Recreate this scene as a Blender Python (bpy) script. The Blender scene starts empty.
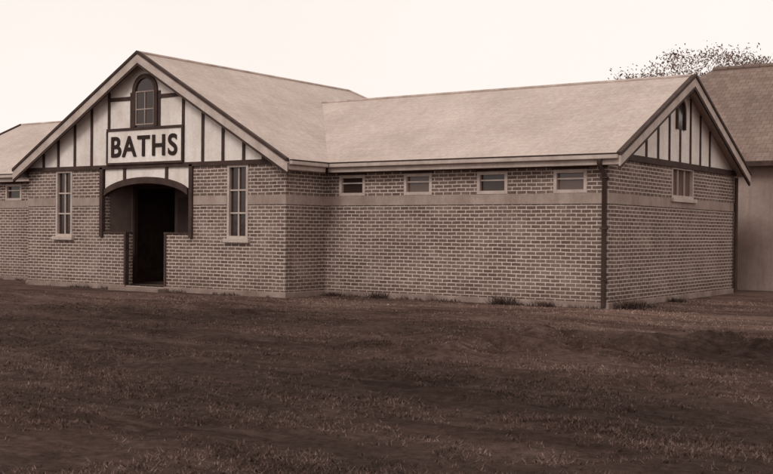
import bpy, bmesh, math, random
from mathutils import Vector, Matrix, noise
random.seed(7)
scene=bpy.context.scene
COL=scene.collection
# ---------------------------------------------------------------- colours
def sep(t):
    A=[(0.0,.54,.44),(.02,.56,.46),(.12,.67,.56),(.3,.77,.67),(.6,.86,.78),(.85,.92,.86)]
    g,b=A[-1][1:]
    for i in range(len(A)-1):
        if A[i][0]<=t<=A[i+1][0]:
            k=(t-A[i][0])/(A[i+1][0]-A[i][0]); g=A[i][1]*(1-k)+A[i+1][1]*k; b=A[i][2]*(1-k)+A[i+1][2]*k; break
    r=t/(.3+.6*g+.1*b)
    return (min(r,1),min(r*g,1),min(r*b,1),1)
class NT:
    def __init__(s,name):
        s.m=bpy.data.materials.new(name); s.m.use_nodes=True
        s.t=s.m.node_tree; s.b=s.t.nodes['Principled BSDF']
    def n(s,typ,**k):
        nd=s.t.nodes.new(typ)
        for a,v in k.items(): setattr(nd,a,v)
        return nd
    def l(s,a,b): s.t.links.new(a,b)
    def mix(s,f,a,b,mode='MIX'):
        nd=s.n('ShaderNodeMix'); nd.data_type='RGBA'; nd.blend_type=mode
        for sock,v in ((nd.inputs[0],f),(nd.inputs[6],a),(nd.inputs[7],b)):
            if hasattr(v,'is_output'): s.l(v,sock)
            else: sock.default_value=v
        return nd.outputs[2]
    def math(s,op,a,b):
        nd=s.n('ShaderNodeMath',operation=op)
        for sock,v in ((nd.inputs[0],a),(nd.inputs[1],b)):
            if hasattr(v,'is_output'): s.l(v,sock)
            else: sock.default_value=v
        return nd.outputs[0]
    def noise(s,vec,scale,detail=6,rough=.6):
        nd=s.n('ShaderNodeTexNoise'); nd.inputs['Scale'].default_value=scale
        nd.inputs['Detail'].default_value=detail; nd.inputs['Roughness'].default_value=rough
        s.l(vec,nd.inputs['Vector']); return nd.outputs[0]
    def scale(s,vec,sc):
        mp=s.n('ShaderNodeMapping'); mp.inputs['Scale'].default_value=sc; s.l(vec,mp.inputs['Vector']); return mp.outputs[0]
    def ramp(s,v,a,b,ca=(0,0,0,1),cb=(1,1,1,1)):
        nd=s.n('ShaderNodeValToRGB'); e=nd.color_ramp.elements
        e[0].position=a;e[1].position=b;e[0].color=ca;e[1].color=cb
        s.l(v,nd.inputs[0]); return nd.outputs[0]
    def bump(s,h,strength,dist):
        nd=s.n('ShaderNodeBump'); nd.inputs['Strength'].default_value=strength
        nd.inputs['Distance'].default_value=dist; s.l(h,nd.inputs['Height']); s.l(nd.outputs[0],s.b.inputs['Normal'])
def coords(N,kind='Object'):
    return N.n('ShaderNodeTexCoord').outputs[kind]
def plain(name,t,var=.25,scale=3,rough=.75,bump=.2,spec=.2,streak=0):
    N=NT(name); c=coords(N)
    f=N.ramp(N.noise(c,scale),.3,.7)
    col=N.mix(f,sep(t*(1-var)),sep(min(t*(1+var*.6),.85)))
    f2=N.ramp(N.noise(c,scale*14,3),.35,.7)
    col=N.mix(f2,col,N.mix(.22,col,sep(t*.4)))
    if streak:
        st=N.ramp(N.noise(N.scale(c,(7,7,.7)),1,6,.7),.45,.75)
        col=N.mix(N.mix(streak,(0,0,0,1),st),col,sep(t*.45))
    N.l(col,N.b.inputs['Base Color']); N.b.inputs['Roughness'].default_value=rough
    N.b.inputs['Specular IOR Level'].default_value=spec
    if bump: N.bump(f2,bump,.01)
    return N.m
def brick_mat(name,b1,b2,mo,bw=.245,rh=.086,ms=.0145):
    N=NT(name); uv=coords(N,'UV')
    d=N.n('ShaderNodeVectorMath',operation='MULTIPLY_ADD')
    wn=N.n('ShaderNodeTexNoise'); wn.inputs['Scale'].default_value=2.6; wn.inputs['Detail'].default_value=5; N.l(uv,wn.inputs['Vector'])
    N.l(wn.outputs['Color'],d.inputs[0]); d.inputs[1].default_value=(.03,.022,0); N.l(uv,d.inputs[2])
    br=N.n('ShaderNodeTexBrick'); N.l(d.outputs[0],br.inputs['Vector'])
    br.inputs['Color1'].default_value=sep(b1); br.inputs['Color2'].default_value=sep(b2)
    br.inputs['Mortar'].default_value=sep(mo); br.inputs['Scale'].default_value=1
    br.inputs['Mortar Size'].default_value=ms; br.inputs['Mortar Smooth'].default_value=.6
    br.inputs['Brick Width'].default_value=bw; br.inputs['Row Height'].default_value=rh
    br.inputs['Bias'].default_value=-.1
    dirt=N.ramp(N.noise(uv,1.7,8,.78),.42,.66)
    col=N.mix(N.mix(.6,(0,0,0,1),dirt),br.outputs['Color'],N.mix(.6,br.outputs['Color'],sep((b1+b2)*.68)))
    eff=N.ramp(N.noise(uv,1.0,8,.75),.48,.76); col=N.mix(N.mix(.45,(0,0,0,1),eff),col,sep(mo*.62))
    fine=N.ramp(N.noise(uv,20,6,.8),.34,.70)
    col=N.mix(fine,N.mix(1,col,(.70,.68,.66,1),'MULTIPLY'),N.mix(1,col,(1.14,1.14,1.14,1),'MULTIPLY'))
    big=N.ramp(N.noise(uv,.5,4,.6),.3,.7)
    col=N.mix(big,N.mix(1,col,(.80,.79,.78,1),'MULTIPLY'),N.mix(1,col,(1.1,1.1,1.1,1),'MULTIPLY'))
    sx=N.n('ShaderNodeSeparateXYZ'); N.l(uv,sx.inputs[0])
    hgt=N.math('ADD',sx.outputs[1],N.math('MULTIPLY',N.noise(uv,1.3,6,.7),-.9))
    spl=N.ramp(N.math('ADD',hgt,.5),.05,.55)
    col=N.mix(spl,N.mix(1,col,(.74,.71,.69,1),'MULTIPLY'),col)
    N.l(col,N.b.inputs['Base Color']); N.b.inputs['Roughness'].default_value=.9
    N.b.inputs['Specular IOR Level'].default_value=.15
    inv=N.math('SUBTRACT',1.0,br.outputs['Fac'])
    N.bump(inv,.4,.006)
    return N.m
def tile_mat(name,t,con=.35,bw=.24,rh=.2,mott=.74):
    N=NT(name); uv=coords(N,'UV')
    br=N.n('ShaderNodeTexBrick'); N.l(uv,br.inputs['Vector'])
    br.inputs['Color1'].default_value=sep(t*(1-con*.4)); br.inputs['Color2'].default_value=sep(t*(1+con*.4))
    br.inputs['Mortar'].default_value=sep(t*(1-min(.8,con*1.5))); br.inputs['Scale'].default_value=1
    br.inputs['Mortar Size'].default_value=.010; br.inputs['Mortar Smooth'].default_value=.6
    br.inputs['Brick Width'].default_value=bw; br.inputs['Row Height'].default_value=rh
    big=N.ramp(N.noise(uv,.4,9,.75),.36,.66)
    col=N.mix(big,N.mix(1,br.outputs['Color'],(mott,mott-.015,mott-.03,1),'MULTIPLY'),br.outputs['Color'])
    fine=N.ramp(N.noise(uv,9,6,.8),.34,.7)
    col=N.mix(fine,N.mix(1,col,(.78,.77,.76,1),'MULTIPLY'),N.mix(1,col,(1.07,1.07,1.07,1),'MULTIPLY'))
    st=N.ramp(N.noise(N.scale(uv,(3.2,.35,1)),1,6,.7),.48,.74)
    col=N.mix(N.mix(.35,(0,0,0,1),st),col,sep(t*.62))
    N.l(col,N.b.inputs['Base Color']); N.b.inputs['Roughness'].default_value=.8
    N.b.inputs['Specular IOR Level'].default_value=.2
    N.bump(N.math('SUBTRACT',1.0,br.outputs['Fac']),.3,.008)
    return N.m
def glass_mat(name,t):
    N=NT(name); N.b.inputs['Base Color'].default_value=sep(t); N.b.inputs['Roughness'].default_value=.12
    N.b.inputs['Specular IOR Level'].default_value=.5
    c=coords(N); N.bump(N.noise(c,3,2),.15,.02); return N.m
M_brick=brick_mat('brickwork',.10,.165,.62)
M_white=plain('white_plaster_panel',.76,.2,1.3,streak=.3)
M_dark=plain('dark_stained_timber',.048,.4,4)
M_trim=plain('pale_trim_paint',.46,.25,3,streak=.3)
M_sash=plain('sash_paint',.47,.25,3,streak=.3)
M_band=plain('cement_render_band',.31,.3,1.6,.9,streak=.45)
M_plinth=plain('concrete_plinth',.24,.5,1.2,.95)
M_roof=tile_mat('roof_tiles',.50,.09)
M_roof2=tile_mat('old_roof_tiles',.20,.36,.24,.24,.65)
M_render=plain('rendered_wall',.27,.35,.7,.9,streak=.4)
M_glass=glass_mat('window_glass',.025)
M_glass2=glass_mat('obscure_glass',.08)
M_black=plain('black_paint',.024,.2,4)
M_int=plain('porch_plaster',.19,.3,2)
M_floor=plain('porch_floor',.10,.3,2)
# ---------------------------------------------------------------- mesh helpers
def empty(name,loc=(0,0,0)):
    e=bpy.data.objects.new(name,None); COL.objects.link(e); e.location=loc; e.empty_display_size=.3; return e
def mesh(name,verts,faces,mat,parent=None,smooth=False,recalc=False):
    me=bpy.data.meshes.new(name); me.from_pydata([tuple(v) for v in verts],[],faces); me.update()
    if recalc:
        bm=bmesh.new(); bm.from_mesh(me); bmesh.ops.recalc_face_normals(bm,faces=bm.faces); bm.to_mesh(me); bm.free(); me.update()
    uvl=me.uv_layers.new(name='UVMap')
    Z=Vector((0,0,1))
    for p in me.polygons:
        n=p.normal
        if abs(n.z)>.98: t=Vector((1,0,0)); b=Vector((0,1,0))
        else: t=Z.cross(n).normalized(); b=n.cross(t).normalized()
        for li in p.loop_indices:
            co=me.vertices[me.loops[li].vertex_index].co
            uvl.data[li].uv=(co.dot(t),co.dot(b))
        p.use_smooth=smooth
    me.materials.append(mat)
    o=bpy.data.objects.new(name,me); COL.objects.link(o)
    if parent: o.parent=parent
    return o
class Fr:
    def __init__(s,O,d,n): s.O=Vector(O); s.d=Vector(d); s.n=Vector(n)
    def p(s,u,z,d=0): return s.O+s.d*u+s.n*d+Vector((0,0,z))
def prism(name,F,pts,d0,d1,mat,par):
    n=len(pts); v=[F.p(u,z,d0) for u,z in pts]+[F.p(u,z,d1) for u,z in pts]
    f=[list(range(n)),list(range(n,2*n))]+[[i,(i+1)%n,n+(i+1)%n,n+i] for i in range(n)]
    return mesh(name,v,f,mat,par,recalc=True)
def box(name,F,u0,u1,z0,z1,d0,d1,mat,par,bev=0):
    o=prism(name,F,[(u0,z0),(u1,z0),(u1,z1),(u0,z1)],d0,d1,mat,par)
    if bev:
        m=o.modifiers.new('b','BEVEL'); m.width=bev; m.segments=2
    return o
def strip(name,F,A,B,d0,d1,mat,par):
    n=len(A); v=[];
    for d in (d0,d1):
        v+= [F.p(u,z,d) for u,z in A]+[F.p(u,z,d) for u,z in B]
    f=[]
    for i in range(n-1):
        f.append([i,i+1,n+i+1,n+i]); f.append([2*n+i,2*n+i+1,3*n+i+1,3*n+i])
        f.append([i,i+1,2*n+i+1,2*n+i]); f.append([n+i,n+i+1,3*n+i+1,3*n+i])
    f.append([0,n,3*n,2*n]); f.append([n-1,2*n-1,4*n-1,3*n-1])
    return mesh(name,v,f,mat,par,recalc=True)
def wall(name,F,u0,u1,z0,z1,holes,mat,par,th=.24):
    us=sorted({u0,u1}|{h[0] for h in holes}|{h[1] for h in holes}); zs=sorted({z0,z1}|{h[2] for h in holes}|{h[3] for h in holes})
    us=[u for u in us if u0<=u<=u1]; zs=[z for z in zs if z0<=z<=z1]
    def hol(i,j):
        if i<0 or j<0 or i>=len(us)-1 or j>=len(zs)-1: return None
        uc=(us[i]+us[i+1])/2; zc=(zs[j]+zs[j+1])/2
        return any(h[0]<uc<h[1] and h[2]<zc<h[3] for h in holes)
    v=[];f=[]
    def q(a):
        k=len(v); v.extend(a); f.append([k,k+1,k+2,k+3])
    for i in range(len(us)-1):
        for j in range(len(zs)-1):
            if hol(i,j): continue
            a,b,c,d=us[i],us[i+1],zs[j],zs[j+1]
            q([F.p(a,c),F.p(b,c),F.p(b,d),F.p(a,d)])
            q([F.p(a,c,-th),F.p(a,d,-th),F.p(b,d,-th),F.p(b,c,-th)])
            for (di,dj,e) in ((-1,0,((a,c),(a,d))),(1,0,((b,c),(b,d))),(0,-1,((a,c),(b,c))),(0,1,((a,d),(b,d)))):
                if hol(i+di,j+dj) or hol(i+di,j+dj) is None:
                    (p0,r0),(p1,r1)=e; q([F.p(p0,r0),F.p(p1,r1),F.p(p1,r1,-th),F.p(p0,r0,-th)])
    return mesh(name,v,f,mat,par)
def window(nm,F,uc,w,z0,z1,cols,rows,par,gl=None,fw=.07,sill=True,transom=None):
    gl=gl or M_glass; a=uc-w/2;b=uc+w/2
    box(nm+'_frame_l',F,a,a+fw,z0,z1,-.1,.012,M_sash,par); box(nm+'_frame_r',F,b-fw,b,z0,z1,-.1,.012,M_sash,par)
    box(nm+'_frame_t',F,a+fw,b-fw,z1-fw,z1,-.1,.010,M_sash,par); box(nm+'_frame_b',F,a+fw,b-fw,z0,z0+fw,-.1,.010,M_sash,par)
    box(nm+'_glass',F,a+fw,b-fw,z0+fw,z1-fw,-.095,-.075,gl,par)
    for i in range(1,cols):
        u=a+fw+(w-2*fw)*i/cols; box(nm+'_mullion',F,u-.018,u+.018,z0+fw,z1-fw,-.07,-.035,M_sash,par)
    for j in range(1,rows):
        z=z0+fw+(z1-z0-2*fw)*j/rows; box(nm+'_bar',F,a+fw,b-fw,z-.02,z+.02,-.068,-.03,M_sash,par)
    if sill: box(nm+'_sill',F,a-.08,b+.08,z0-.1,z0-.002,-.1,.09,M_trim,par,.01)
# ---------------------------------------------------------------- building
FX0,FX1,FY=-17.40,-7.69,-1.59; FC=(FX0+FX1)/2
WD=8.72; ov=.3; ovb=.2; EZ=3.30
S1=.583; S2=.478; WT=3.38
H=empty('brick_bath_house')
FF=Fr((0,FY,0),(1,0,0),(0,-1,0)); FW=Fr((0,0,0),(1,0,0),(0,-1,0)); FE=Fr((0,0,0),(0,1,0),(1,0,0))
FR=Fr((FX1,0,0),(0,1,0),(1,0,0)); FL=Fr((FX0,0,0),(0,1,0),(-1,0,0)); FB=Fr((0,WD,0),(1,0,0),(0,1,0))
wz0,wz1=1.40,3.27; WW=.70
wins=[FC-3.29,FC+3.29]
ph=1.66
holes=[(c-WW/2,c+WW/2,wz0,wz1) for c in wins]+[(FC-ph,FC+ph,1.5,3.36),(FC-.74,FC+.74,.1,1.5)]
wall('front_wall',FF,FX0,FX1,-.3,WT,holes,M_brick,H)
wall('return_wall',FR,FY+.24,0,-.3,WT,[],M_brick,H,.2)
wall('return_wall_b',FL,FY+.24,0,-.3,WT,[],M_brick,H,.2)
sw=[-.90,-2.86,-4.90,-6.86]; sws=.80
SZ0,SZ1=2.50,3.02
wall('wing_wall',FW,FX1-.0,0,-.3,WT,[(c-sws/2,c+sws/2,SZ0,SZ1) for c in sw],M_brick,H)
LX=-25.1
swl=[FX0+FX1-c for c in sw]
wall('wing_wall_left',FW,LX,FX0,-.3,WT,[(c-sws/2,c+sws/2,SZ0,SZ1) for c in swl],M_brick,H)
EWc,EWw=4.6,1.55
wall('end_wall',FE,.24,WD,-.3,WT,[(EWc-EWw/2,EWc+EWw/2,2.50,3.28)],M_brick,H)
FE2=Fr((LX,0,0),(0,1,0),(-1,0,0))
wall('end_wall_left',FE2,.24,WD,-.3,WT,[],M_brick,H)
wall('back_wall',FB,LX+.24,-.24,-.3,WT,[],M_brick,H)
for c in sw+swl:
    window('small_window',FW,c,sws,SZ0,SZ1,1,1,H,M_glass2 if c in (-.90,-4.90) else M_glass,.075,False)
    box('small_window_vent',FW,c-sws/2+.075,c+sws/2-.075,SZ0+.30,SZ0+.335,-.07,-.03,M_sash,H)
    box('small_window_lintel',FW,c-sws/2-.03,c+sws/2+.03,SZ1+.001,SZ1+.045,-.02,.028,M_dark,H)
for c in wins: window('sash_window',FF,c,WW,wz0,wz1,2,3,H)
window('end_window',FE,EWc,EWw,2.50,3.28,3,1,H,M_glass2,.07,True)
bz0,bz1=2.26,2.49
def band(F,u0,u1,th=.022): box('render_band',F,u0,u1,bz0,bz1,0.002-.03,th,M_band,H)
band(FF,FX0-.02,wins[0]-WW/2-.002); band(FF,wins[0]+WW/2+.002,FC-ph-.12); band(FF,FC+ph+.12,wins[1]-WW/2-.002); band(FF,wins[1]+WW/2+.002,FX1+.022)
band(FR,FY,-.024,.020); band(FL,FY,-.024,.020)
band(FW,FX1,0.022); band(FW,LX-.022,FX0)
band(FE,-.0,EWc-EWw/2-.1,.024); box('render_band',FE,EWc-EWw/2-.1,EWc+EWw/2+.1,bz0,2.39,-.03,.023,M_band,H); band(FE,EWc+EWw/2+.1,WD,.024); band(FE2,0,WD,.024)
def pl(F,u0,u1,d=.05): box('plinth',F,u0,u1,-.3,.11,-.02,d,M_plinth,H,.012)
pl(FF,FX0-.05,FC-.74); pl(FF,FC+.74,FX1+.05); pl(FR,FY+.0,-.05,.048); pl(FL,FY,-.05,.048); pl(FW,FX1,.05); pl(FW,LX-.05,FX0); pl(FE,.0,WD,.048); pl(FE2,0,WD,.048)
box('entry_step',FF,FC-.95,FC+.95,-.2,.07,.052,.45,M_int,H,.02)
# porch interior
PY=.82
Fin=Fr((0,FY+.24+PY,0),(1,0,0),(0,-1,0))
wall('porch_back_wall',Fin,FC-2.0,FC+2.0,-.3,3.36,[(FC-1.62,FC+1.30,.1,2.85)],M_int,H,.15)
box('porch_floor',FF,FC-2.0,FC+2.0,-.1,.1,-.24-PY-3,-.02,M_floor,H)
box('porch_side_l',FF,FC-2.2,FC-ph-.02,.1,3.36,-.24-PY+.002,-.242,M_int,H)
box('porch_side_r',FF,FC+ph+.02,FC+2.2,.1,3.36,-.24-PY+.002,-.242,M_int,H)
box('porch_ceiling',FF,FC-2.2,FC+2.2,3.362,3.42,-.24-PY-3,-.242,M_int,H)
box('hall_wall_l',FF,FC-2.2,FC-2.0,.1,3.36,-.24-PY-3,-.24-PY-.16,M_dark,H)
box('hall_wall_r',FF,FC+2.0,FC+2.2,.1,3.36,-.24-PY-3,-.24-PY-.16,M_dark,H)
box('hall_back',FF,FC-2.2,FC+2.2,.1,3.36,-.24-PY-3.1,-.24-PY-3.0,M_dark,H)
box('door_post_l',Fin,FC-1.62,FC-1.53,.1,2.85,-.1,.02,M_dark,H); box('door_post_r',Fin,FC+1.21,FC+1.30,.1,2.85,-.1,.02,M_dark,H)
box('door_head',Fin,FC-1.53,FC+1.21,2.76,2.85,-.1,.02,M_dark,H)
box('door_leaf',Fin,FC+.0,FC+1.2,.12,2.75,-.08,-.03,M_dark,H)
for z0,z1 in((.3,1.1),(1.25,2.5)):
    for u in (.12,.65): box('door_panel',Fin,FC+u,FC+u+.43,z0,z1,-.03,-.018,M_black,H)
box('porch_cap',FF,FC-ph,FC-.72,1.5,1.545,-.26,.03,M_dark,H); box('porch_cap',FF,FC+.72,FC+ph,1.5,1.545,-.26,.03,M_dark,H)
box('door_jamb',FF,FC-.80,FC-.73,.1,1.498,-.1,.03,M_dark,H); box('door_jamb',FF,FC+.73,FC+.80,.1,1.498,-.1,.03,M_dark,H)
for s in(-1,1):
    a=FC+s*(ph+.04); box('porch_post',FF,a-.06,a+.06,1.40,3.32,-.05,.06,M_dark,H,.006)
n=24; xs=[-1.58+3.16*i/n for i in range(n+1)]
def az(x): return 2.60+.42*(max(0,1-(abs(x)/1.66)**2.0))**.62
strip('arch_timber',FF,[(FC+x,az(x)) for x in xs],[(FC+x,az(x)-.17) for x in xs],-.10,.055,M_dark,H)
strip('arch_panel',FF,[(FC+x,3.33) for x in xs],[(FC+x,az(x)+.001) for x in xs],-.06,.0,M_white,H)
for s in(-.8,.8): box('arch_batten',FF,FC+s-.05,FC+s+.05,az(s)-.02,3.33,.0,.03,M_dark,H)
def gable(F,uc,hw,zb,slope,ez,name,sign=False):
    def zr(u): return ez-.10+slope*(hw-abs(u-uc))
    k=(zb-(ez-.10))/slope; w=hw-k
    prism(name+'_panel',F,[(uc-w,zb),(uc+w,zb),(uc,zr(uc))],-.1,.02,M_white,H)
    return zr
zg=3.34
zr=gable(FF,FC,FX1-FC+ov,zg,S1,EZ,'front_gable')
box('gable_beam',FF,FX0-.02,FX1+.02,zg-.08,zg+.03,.021,.06,M_dark,H)
for off in (1.41,2.11,2.81,3.51,4.15):
    for s in(-1,1):
        u=FC+s*off; box('gable_batten',FF,u-.045,u+.045,zg+.03,zr(u)-.02,.021,.045,M_dark,H)
box('gable_crossbeam',FF,FC-1.36,FC-.45,5.10,5.20,.021,.046,M_dark,H); box('gable_crossbeam',FF,FC+.45,FC+1.36,5.10,5.20,.021,.046,M_dark,H)
def arched(F,uc,w,z0,z1,par,nm,bars=True,fr=M_dark,gl=None,ft=.12):
    r=w/2; zs=z1-r; N=14
    def line(k):
        rr=r-k
        return [(uc-rr,z0)]+[(uc-rr*math.cos(math.pi*i/N),zs+rr*math.sin(math.pi*i/N)) for i in range(N+1)]+[(uc+rr,z0)]
    strip(nm+'_arch_frame',F,line(0),line(ft),.021,.075,fr,par)
    prism(nm+'_glass',F,line(ft),.021,.035,gl or M_glass,par)
    if bars:
        box(nm+'_mullion',F,uc-.016,uc+.016,z0+.05,zs,.036,.055,M_band,par)
        for s in (-1,1): box(nm+'_stile',F,uc+s*(r-.14)-.016,uc+s*(r-.14)+.016,z0+.05,zs,.036,.055,M_band,par)
        for z in (z0+.07,z0+(zs-z0)*.5,zs): box(nm+'_bar',F,uc-r+.12,uc+r-.12,z-.016,z+.016,.036,.053,M_band,par)
arched(FF,FC,.95,4.36,5.78,H,'attic_window')
for s in (-1,1): box('attic_post',FF,FC+s*.53-.04,FC+s*.53+.04,4.33,5.3,.021,.044,M_dark,H)
YC=(WD+ovb-ov)/2; h2=YC+ov
for Fg,nm in((FE,'end_gable'),(FE2,'end_gable_left')):
    zr2=gable(Fg,YC,h2,zg,S2,EZ,nm)
    box('end_gable_beam',Fg,-.02,WD+.02,zg-.09,zg+.05,.021,.06,M_dark,H)
    for k in (-3,-2,-1,1,2,3):
        u=YC+k*.74
        box('end_gable_batten',Fg,u-.045,u+.045,zg+.05,zr2(u)-.02,.021,.045,M_dark,H)
    box('end_gable_batten',Fg,YC-.045,YC+.045,zg+.05,4.2,.021,.045,M_dark,H)
    arched(Fg,YC,.62,4.2,4.98,H,nm+'_vent',False,ft=.08)
# ---- roofs
def roof(name,pts,mat,par,t=.07):
    n=len(pts); v=[Vector(p) for p in pts]+[Vector(p)-Vector((0,0,t)) for p in pts]
    f=[list(range(n)),list(range(n,2*n))]+[[i,(i+1)%n,n+(i+1)%n,n+i] for i in range(n)]
    return mesh(name,v,f,mat,par,recalc=True)
fo=.30; y0=FY-fo; xL,xR=FX0-ov,FX1+ov; hw=xR-FC; RZ=EZ+S1*hw
yh=7.5; yb=yh+hw
roof('main_roof_right',[(xR,y0,EZ),(FC,y0,RZ),(FC,yh,RZ),(xR,yb,EZ)],M_roof,H)
roof('main_roof_left',[(xL,y0,EZ),(FC,y0,RZ),(FC,yh,RZ),(xL,yb,EZ)],M_roof,H)
roof('main_roof_hip',[(xL,yb,EZ),(FC,yh,RZ),(xR,yb,EZ)],M_roof,H)
eo=.36; R2=EZ+S2*h2; k=S2/S1; yE=WD+ovb
for sgn,xe,xi in((1,eo,xR),(-1,LX-eo,xL)):
    xv=xi-sgn*k*h2
    roof('wing_roof_front',[(xe,-ov,EZ),(xi,-ov,EZ),(xv,YC,R2),(xe,YC,R2)],M_roof,H)
    roof('wing_roof_back',[(xe,yE,EZ),(xi,yE,EZ),(xv,YC,R2),(xe,YC,R2)],M_roof,H)
FBM=Fr((0,yb-ov,0),(1,0,0),(0,1,0)); wall('rear_wall',FBM,FX0,FX1,-.3,WT,[],M_brick,H)
wall('rear_side_wall',FR,WD,yb-ov,-.3,WT,[],M_brick,H); wall('rear_side_wall_l',FL,WD,yb-ov,-.3,WT,[],M_brick,H)
def tube(name,pts,r,mat,par,seg=10):
    cu=bpy.data.curves.new(name,'CURVE'); cu.dimensions='3D'; sp=cu.splines.new('POLY'); sp.points.add(len(pts)-1)
    for q,p in zip(sp.points,pts): q.co=(*p,1)
    cu.bevel_depth=r; cu.bevel_resolution=3; cu.use_fill_caps=True; cu.materials.append(mat)
    o=bpy.data.objects.new(name,cu); COL.objects.link(o); o.parent=par; return o
M_ridge=plain('ridge_tiles',.40,.35,3)
tube('ridge_cap',[(FC,y0,RZ),(FC,yh,RZ)],.05,M_ridge,H)
tube('hip_cap',[(FC,yh,RZ),(xR,yb,EZ)],.05,M_ridge,H)
tube('ridge_cap_wing',[(eo,YC,R2),(xR-k*h2,YC,R2)],.05,M_ridge,H); tube('ridge_cap_wing_l',[(LX-eo,YC,R2),(xL+k*h2,YC,R2)],.05,M_ridge,H)
Fv=Fr((0,y0,0),(1,0,0),(0,-1,0))
def rake(F,ue,ua,ze,za,top,wid,d0,d1,mat,nm):
    prism(nm,F,[(ue,ze+top),(ua,za+top),(ua,za+top-wid),(ue,ze+top-wid)],d0,d1,mat,H)
for ue in (xL,xR):
    rake(Fv,ue,FC,EZ,RZ,-.03,.24,.0,.04,M_trim,'bargeboard'); rake(Fv,ue,FC,EZ,RZ,.05,.078,-.05,.07,M_dark,'verge_capping')
    rake(Fv,ue,FC,EZ,RZ,-.271,.07,-.02,.03,M_dark,'bargeboard_shadow')  # dark strip modelled as the shadow below the bargeboard
for xe,sg in((eo,1),(LX-eo,-1)):
    Fg=Fr((xe,0,0),(0,1,0),(sg,0,0))
    for ue in(-ov,yE):
        rake(Fg,ue,YC,EZ,R2,-.03,.22,.0,.04,M_trim,'bargeboard'); rake(Fg,ue,YC,EZ,R2,.05,.078,-.05,.07,M_dark,'verge_capping')
        rake(Fg,ue,YC,EZ,R2,-.251,.07,-.02,.03,M_dark,'bargeboard_shadow')  # same dark shadow strip under the end-gable bargeboards
def eave(p0,p1,out,side_soff):
    p0=Vector(p0);p1=Vector(p1);d=(p1-p0).normalized();L=(p1-p0).length
    F=Fr((p0.x,p0.y,0),d,out)
    box('fascia',F,0,L,EZ-.20,EZ-.075,-.03,0.0,M_trim,H)
    box('soffit',F,0,L,EZ-.215,EZ-.202,-side_soff,-.0,M_trim,H)
    box('gutter',F,0,L,EZ-.10,EZ-.0,.002,.10,M_trim,H,.02)
    box('gutter_lip',F,0,L,EZ+.001,EZ+.026,.02,.11,M_dark,H)
eave((xR,-ov,0),(eo,-ov,0),(0,-1,0),ov-.002); eave((LX-eo,-ov,0),(xL,-ov,0),(0,-1,0),ov-.002)
eave((xR,y0+.04,0),(xR,-ov-.11,0),(1,0,0),ov-.002); eave((xL,y0+.04,0),(xL,-ov-.11,0),(-1,0,0),ov-.002)
for a,b in((FX1+.002,-.002),(LX,FX0)): box('eave_shadow_line',FW,a,b,3.068,3.084,.001,.03,M_dark,H)  # thin dark strip standing in for the shadow line under the eave
def pipe(x,y,yo):
    tube('downpipe',[(x,yo,EZ-.1),(x,yo,EZ-.22),(x,y,EZ-.42),(x,y,.02)],.055,M_dark,H)
    for z in(.6,1.7,2.8):
        b=Fr((x,y,0),(1,0,0),(0,-1,0)); box('pipe_bracket',b,-.08,.08,z,z+.04,-.06,.06,M_dark,H)
pipe(-.06,-.075,-ov-.05)
tube('downpipe',[(.08,WD-.06,EZ-.1),(.08,WD-.06,.02)],.055,M_dark,H)
# ---------------------------------------------------------------- sign
SG=empty('baths_sign')
sz0,sz1,sh=3.42,4.28,1.40
box('board',FF,FC-sh,FC+sh,sz0,sz1,.05,.075,M_white,SG)
for nm,a in(('rail_t',(FC-sh-.04,FC+sh+.04,sz1,sz1+.07)),('rail_b',(FC-sh-.04,FC+sh+.04,sz0-.06,sz0)),('stile_l',(FC-sh-.05,FC-sh,sz0,sz1)),('stile_r',(FC+sh,FC+sh+.05,sz0,sz1))):
    box(nm,FF,*a,.047,.10,M_dark,SG)
cu=bpy.data.curves.new('lettering','FONT'); cu.body='BATHS'; cu.size=.86; cu.extrude=.012; cu.offset=.016; cu.align_x='CENTER'; cu.space_character=1.14
to=bpy.data.objects.new('tmp',cu); COL.objects.link(to); bpy.context.view_layer.update()
me=bpy.data.meshes.new_from_object(to.evaluated_get(bpy.context.evaluated_depsgraph_get())); bpy.data.objects.remove(to)
me.materials.clear(); me.materials.append(M_black)
xsv=[v.co.x for v in me.vertices]; ysv=[v.co.y for v in me.vertices]
sx=2.5/(max(xsv)-min(xsv)); sy=.57/(max(ysv)-min(ysv)); cx=(max(xsv)+min(xsv))/2; cy=(max(ysv)+min(ysv))/2
for v in me.vertices: v.co=Vector((FC+(v.co.x-cx)*sx, FY-.078-v.co.z-.012, (sz0+sz1)/2+(v.co.y-cy)*sy))
lo=bpy.data.objects.new('lettering',me); COL.objects.link(lo); lo.parent=SG
# ---------------------------------------------------------------- neighbour
B=empty('hip_roofed_building')
bx0,bx1,by0,by1,bh=-6.9,4.6,10.6,20.0,3.75
FN=Fr((0,by0,0),(1,0,0),(0,-1,0)); FN2=Fr((bx1,0,0),(0,1,0),(1,0,0)); FN3=Fr((bx0,0,0),(0,1,0),(-1,0,0)); FN4=Fr((0,by1,0),(1,0,0),(0,1,0))
wall('wall_front',FN,bx0,bx1,-.3,bh,[(2.2,3.2,1.0,2.6)],M_render,B); wall('wall_side',FN2,by0,by1,-.3,bh,[],M_render,B); wall('wall_side_b',FN3,by0,by1,-.3,bh,[],M_render,B); wall('wall_back',FN4,bx0,bx1,-.3,bh,[],M_render,B)
window('window',FN,2.7,1.0,1.0,2.6,2,2,B)
o_=.35; ym=(by0+by1)/2; hy=ym-by0+o_; rz=7.25; a0=bx0-o_; a1=bx1+o_; rx0=a0+hy-.6; rx1=a1-hy-.5; e0=bh+.02
roof('roof_front',[(a0,by0-o_,e0),(a1,by0-o_,e0),(rx1,ym,rz),(rx0,ym,rz)],M_roof2,B)
roof('roof_back',[(a0,by1+o_,e0),(a1,by1+o_,e0),(rx1,ym,rz),(rx0,ym,rz)],M_roof2,B)
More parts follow.
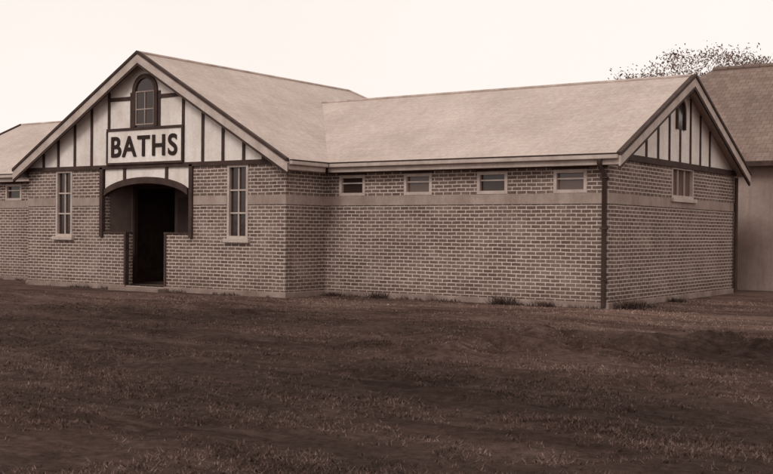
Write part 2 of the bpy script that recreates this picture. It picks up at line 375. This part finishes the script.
roof('roof_hip_l',[(a0,by0-o_,e0),(a0,by1+o_,e0),(rx0,ym,rz)],M_roof2,B); roof('roof_hip_r',[(a1,by0-o_,e0),(a1,by1+o_,e0),(rx1,ym,rz)],M_roof2,B)
tube('ridge',[(rx0,ym,rz),(rx1,ym,rz)],.09,M_roof2,B); tube('hip',[(a1,by0-o_,e0),(rx1,ym,rz)],.08,M_roof2,B)
Fq=Fr((0,by0-o_,0),(1,0,0),(0,-1,0)); box('gutter',Fq,a0,a1,e0-.16,e0-.02,.002,.1,M_dark,B)
# ---------------------------------------------------------------- ground
def gh(x,y):
    n1=noise.fractal(Vector((x*.22,y*.35,1.3)),.9,2.1,5)
    n2=noise.fractal(Vector((x*1.3,y*2.2,4.1)),.8,2.1,3)
    d=min(1,max(0,(-y-1.7)/4)) if y<0 else 0
    if y<-1.6 and y>-40:
        q=y+.03*x+.4*math.sin(x*.2)
        rut=sum(-.07*math.exp(-((q+c)/.30)**2)+.03*math.exp(-((q+c+.55)/.3)**2) for c in (6.2,8.0,10.4,12.2))
    else: rut=0
    # broad low bank of earth, running across the near right
    u=(x-4.2)*.85+(y+7.8)*.53; w_=-(x-4.2)*.53+(y+7.8)*.85
    mound=.21*math.exp(-((u/3.4)**4+(w_/.75)**2))*(1+.8*n2)
    m2=.10*math.exp(-(((x+9.0)/4)**2+((y+8.0)/.5)**2))
    return (n1*.10+n2*.035)*d+rut*d+(mound+m2)*d-.02
def axis(c,inner,step,outer):
    a=[]; x=0
    while x<inner: a.append(x); x+=step
    s=step
    while x<outer: a.append(x); s*=1.25; x+=s
    a.append(outer)
    return sorted({c+v for v in a}|{c-v for v in a})
gx=axis(-5,19,.13,1500); gy=axis(-11.5,12,.08,1500)
verts=[(x,y,gh(x,y)) for y in gy for x in gx]; W=len(gx)
faces=[(j*W+i,j*W+i+1,(j+1)*W+i+1,(j+1)*W+i) for j in range(len(gy)-1) for i in range(W-1)]
def ground_col(N,c,k=1):
    mv=N.scale(c,(.30,1,1))
    f=N.ramp(N.noise(mv,.75,9,.70),.36,.64); f2=N.ramp(N.noise(c,8,8,.85),.38,.64); f3=N.ramp(N.noise(mv,.20,4,.6),.38,.62)
    f4=N.ramp(N.noise(mv,2.6,8,.78),.48,.68)
    col=N.mix(f,sep(.046*k),sep(.115*k)); col=N.mix(N.mix(.6,(0,0,0,1),f4),col,sep(.19*k))
    col=N.mix(f2,N.mix(1,col,(.48,.46,.45,1),'MULTIPLY'),N.mix(1,col,(1.2,1.2,1.2,1),'MULTIPLY'))
    col=N.mix(f3,N.mix(1,col,(.74,.73,.72,1),'MULTIPLY'),N.mix(1,col,(1.4,1.38,1.37,1),'MULTIPLY'))
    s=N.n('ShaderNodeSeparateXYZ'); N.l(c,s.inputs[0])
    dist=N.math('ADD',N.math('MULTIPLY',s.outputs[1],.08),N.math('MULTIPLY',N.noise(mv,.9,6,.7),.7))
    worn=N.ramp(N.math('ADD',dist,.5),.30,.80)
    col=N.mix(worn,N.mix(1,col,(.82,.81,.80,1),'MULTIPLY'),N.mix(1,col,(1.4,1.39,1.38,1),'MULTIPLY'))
    return col
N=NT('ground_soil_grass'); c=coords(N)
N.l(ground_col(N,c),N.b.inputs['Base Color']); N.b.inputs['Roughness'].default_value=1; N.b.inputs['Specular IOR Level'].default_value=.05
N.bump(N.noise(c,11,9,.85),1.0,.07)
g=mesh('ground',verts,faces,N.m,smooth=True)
N=NT('dry_grass'); c=coords(N); N.l(ground_col(N,c,1.35),N.b.inputs['Base Color']); N.b.inputs['Roughness'].default_value=.9; N.b.inputs['Specular IOR Level'].default_value=.05
M_grass=N.m
M_weed=plain('weed_leaves',.055,.4,3)
cam_p=Vector((9.81,-22.73))
def inside(x,y): return (FX0-.06<x<FX1+.06 and y>FY-.06) or (y>-.06 and x<.06)
gv=[];gf=[]
def blade(x,y,h,w):
    a=random.random()*6.28; z=gh(x,y)-.005; dx=math.cos(a)*w; dy=math.sin(a)*w; lx=random.uniform(-1,1)*h; ly=random.uniform(-1,1)*h
    k=len(gv); gv.extend([(x-dx,y-dy,z),(x+dx,y+dy,z),(x+lx,y+ly,z+h)]); gf.append((k,k+1,k+2))
cnt=0
while cnt<170000:
    dd=6+22*random.random()**1.4; an=random.uniform(-.42,.42)
    fx,fy=-.566,.824; rx,ry=.824,.566
    x=cam_p.x+dd*(fx+math.tan(an)*rx); y=cam_p.y+dd*(fy+math.tan(an)*ry)
    cnt+=1
    if inside(x,y): continue
    if noise.noise(Vector((x*.5,y*1.3,0)))+.7*noise.noise(Vector((x*3,y*4,2)))<random.uniform(-.3,.35): continue
    blade(x,y,random.uniform(.012,.042),.004+.0004*dd)
mesh('grass',gv,gf,M_grass)
gv=[];gf=[]
N0=[(-2.4,-.25,.28),(.35,.3,.32),(.4,1.0,.2),(-5.9,-.22,.22),(-1.4,-.2,.15),(-7.3,-.2,.15),(.3,3.5,.15)]
for (x,y,h) in N0:
    for i in range(160): blade(x+random.gauss(0,.14),y+random.gauss(0,.06),h*random.uniform(.3,1),.012)
for i in range(2500):
    x=random.uniform(-25,0); y=(FY if FX0<x<FX1 else 0)-.07-abs(random.gauss(0,.06))
    if abs(x-FC)<.98: continue
    if noise.noise(Vector((x*1.1,0,5)))<.0: continue
    blade(x,y,random.uniform(.04,.13),.008)
mesh('weeds',gv,gf,M_weed)
# ---------------------------------------------------------------- trees
M_bark=plain('bark',.2,.3,3); M_leaf=plain('gum_leaves',.15,.5,.8,.8,0)
def gum_tree(loc,h,seed,dens=1.0,spread=1.0):
    rnd=random.Random(seed); T=empty('gum_tree',loc)
    sv=[];sf=[];lv=[];lf=[]
    def limb(p,q,r0,r1):
        d=(q-p).normalized(); a=d.orthogonal().normalized(); b=d.cross(a); k=len(sv)
        for P,r in((p,r0),(q,r1)):
            for i in range(7): t=6.283*i/7; sv.append(P+a*math.cos(t)*r+b*math.sin(t)*r)
        for i in range(7): sf.append([k+i,k+(i+1)%7,k+7+(i+1)%7,k+7+i])
    def leaves(c,R,nn):
        for i in range(nn):
            p=c+Vector((rnd.gauss(0,R),rnd.gauss(0,R),rnd.gauss(0,R*.6))); s=rnd.uniform(.05,.12)
            a=Vector((rnd.gauss(0,1),rnd.gauss(0,1),rnd.gauss(0,1))).normalized(); b=a.orthogonal().normalized()
            k=len(lv); lv.extend([p-a*s,p+b*s*.4,p+a*s,p-b*s*.4]); lf.append((k,k+1,k+2,k+3))
    def grow(p,d,L,r,lev):
        for i in range(3):
            d=(d+Vector((rnd.gauss(0,.13),rnd.gauss(0,.13),rnd.gauss(0,.05)))).normalized(); q=p+d*L/3; limb(p,q,r,r*.84); p=q; r*=.84
        if lev==0:
            leaves(p,.40,int(110*dens)); return
        for i in range(rnd.choice((2,3,3))):
            a=rnd.uniform(0,6.28); t=rnd.uniform(.35,.8)*spread
            nd=(d+Vector((math.cos(a)*t,math.sin(a)*t,rnd.uniform(.05,.35)))).normalized()
            grow(p,nd,L*rnd.uniform(.6,.8),r*.74,lev-1)
        if lev<3: leaves(p,.35,int(30*dens))
    grow(Vector((0,0,-.2)),Vector((0,0,1)),4.5,.3,4)
    zt=max(v.z for v in sv); s=h/zt
    sv=[Vector((v.x*s,v.y*s,v.z*s)) for v in sv]; lv=[Vector((v.x*s,v.y*s,v.z*s)) for v in lv]
    mesh('trunk_and_limbs',sv,sf,M_bark,T,True); mesh('foliage',lv,lf,M_leaf,T)
def place(px,dep):
    t=(px-386)/1124*dep; return (cam_p.x+dep*(-.566)+t*.824, cam_p.y+dep*.824+t*.566,0)
gum_tree(place(694,72),13.4,3,.2)
gum_tree(place(735,75),13.9,11,.75)
gum_tree(place(762,78),13.9,5,.6)
rnd=random.Random(2); lv=[];lf=[]
for i in range(9000):
    an=rnd.uniform(-1.3,1.3); R=rnd.uniform(150,170); base=noise.noise(Vector((an*9,0,0)))*1.5+4
    x=cam_p.x+R*math.sin(an-.6); y=cam_p.y+R*math.cos(an-.6); z=base*rnd.random()**.7
    s=rnd.uniform(.4,1.1); a=Vector((rnd.gauss(0,1),rnd.gauss(0,1),rnd.gauss(0,1))).normalized(); b=a.orthogonal().normalized(); p=Vector((x,y,z)); k=len(lv)
    lv.extend([p-a*s,p+b*s,p+a*s,p-b*s]); lf.append((k,k+1,k+2,k+3))
mesh('tree_line',lv,lf,M_leaf)
# ---------------------------------------------------------------- light
el=math.radians(42); azm=math.radians(180)
w=bpy.data.worlds.new('World'); scene.world=w; w.use_nodes=True; t=w.node_tree; bg=t.nodes['Background']
sky=t.nodes.new('ShaderNodeTexSky'); sky.sky_type='NISHITA'; sky.sun_disc=False; sky.sun_elevation=el; sky.sun_rotation=azm
bw=t.nodes.new('ShaderNodeRGBToBW'); t.links.new(sky.outputs[0],bw.inputs[0])
cr=t.nodes.new('ShaderNodeMix'); cr.data_type='RGBA'; cr.inputs[0].default_value=.92
tn=t.nodes.new('ShaderNodeMix'); tn.data_type='RGBA'; tn.blend_type='MULTIPLY'; tn.inputs[0].default_value=1; tn.inputs[7].default_value=(1,.93,.89,1)
t.links.new(bw.outputs[0],tn.inputs[6]); t.links.new(tn.outputs[2],cr.inputs[6])
tc=t.nodes.new('ShaderNodeTexCoord'); nz=t.nodes.new('ShaderNodeTexNoise'); nz.inputs['Scale'].default_value=1.4; nz.inputs['Detail'].default_value=4; t.links.new(tc.outputs['Generated'],nz.inputs[0])
rp=t.nodes.new('ShaderNodeMix'); rp.data_type='RGBA'; t.links.new(nz.outputs[0],rp.inputs[0]); rp.inputs[6].default_value=(9.7,8.6,8.0,1); rp.inputs[7].default_value=(11.3,10.7,10.2,1)
t.links.new(rp.outputs[2],cr.inputs[7]); t.links.new(cr.outputs[2],bg.inputs[0]); bg.inputs[1].default_value=.1
sl=bpy.data.lights.new('sun','SUN'); sl.energy=1.3; sl.angle=math.radians(20); sl.color=(1,.96,.92)
so=bpy.data.objects.new('sun',sl); COL.objects.link(so)
sd=Vector((math.sin(azm)*math.cos(el),math.cos(azm)*math.cos(el),math.sin(el))); so.rotation_euler=sd.to_track_quat('Z','Y').to_euler()
# ---------------------------------------------------------------- camera
cd=bpy.data.cameras.new('camera'); co=bpy.data.objects.new('camera',cd); COL.objects.link(co); scene.camera=co
cd.sensor_width=36; cd.lens=36*1124/773; cd.clip_end=5000
R=Vector((.824,.566,0)).normalized(); Fd=Vector((-.566,.824,0)).normalized(); U=Vector((0,0,1))
pit=math.radians(-.25); Fd2=(Fd*math.cos(pit)+U*math.sin(pit)); U2=R.cross(Fd2)
rol=math.radians(.5); R3=R*math.cos(rol)+U2*math.sin(rol); U3=R3.cross(Fd2)
m=Matrix((R3,U3,-Fd2)).transposed().to_4x4(); m.translation=Vector((9.81,-22.73,1.6)); co.matrix_world=m
scene.view_settings.view_transform='Standard'; scene.view_settings.look='None'; scene.view_settings.exposure=0
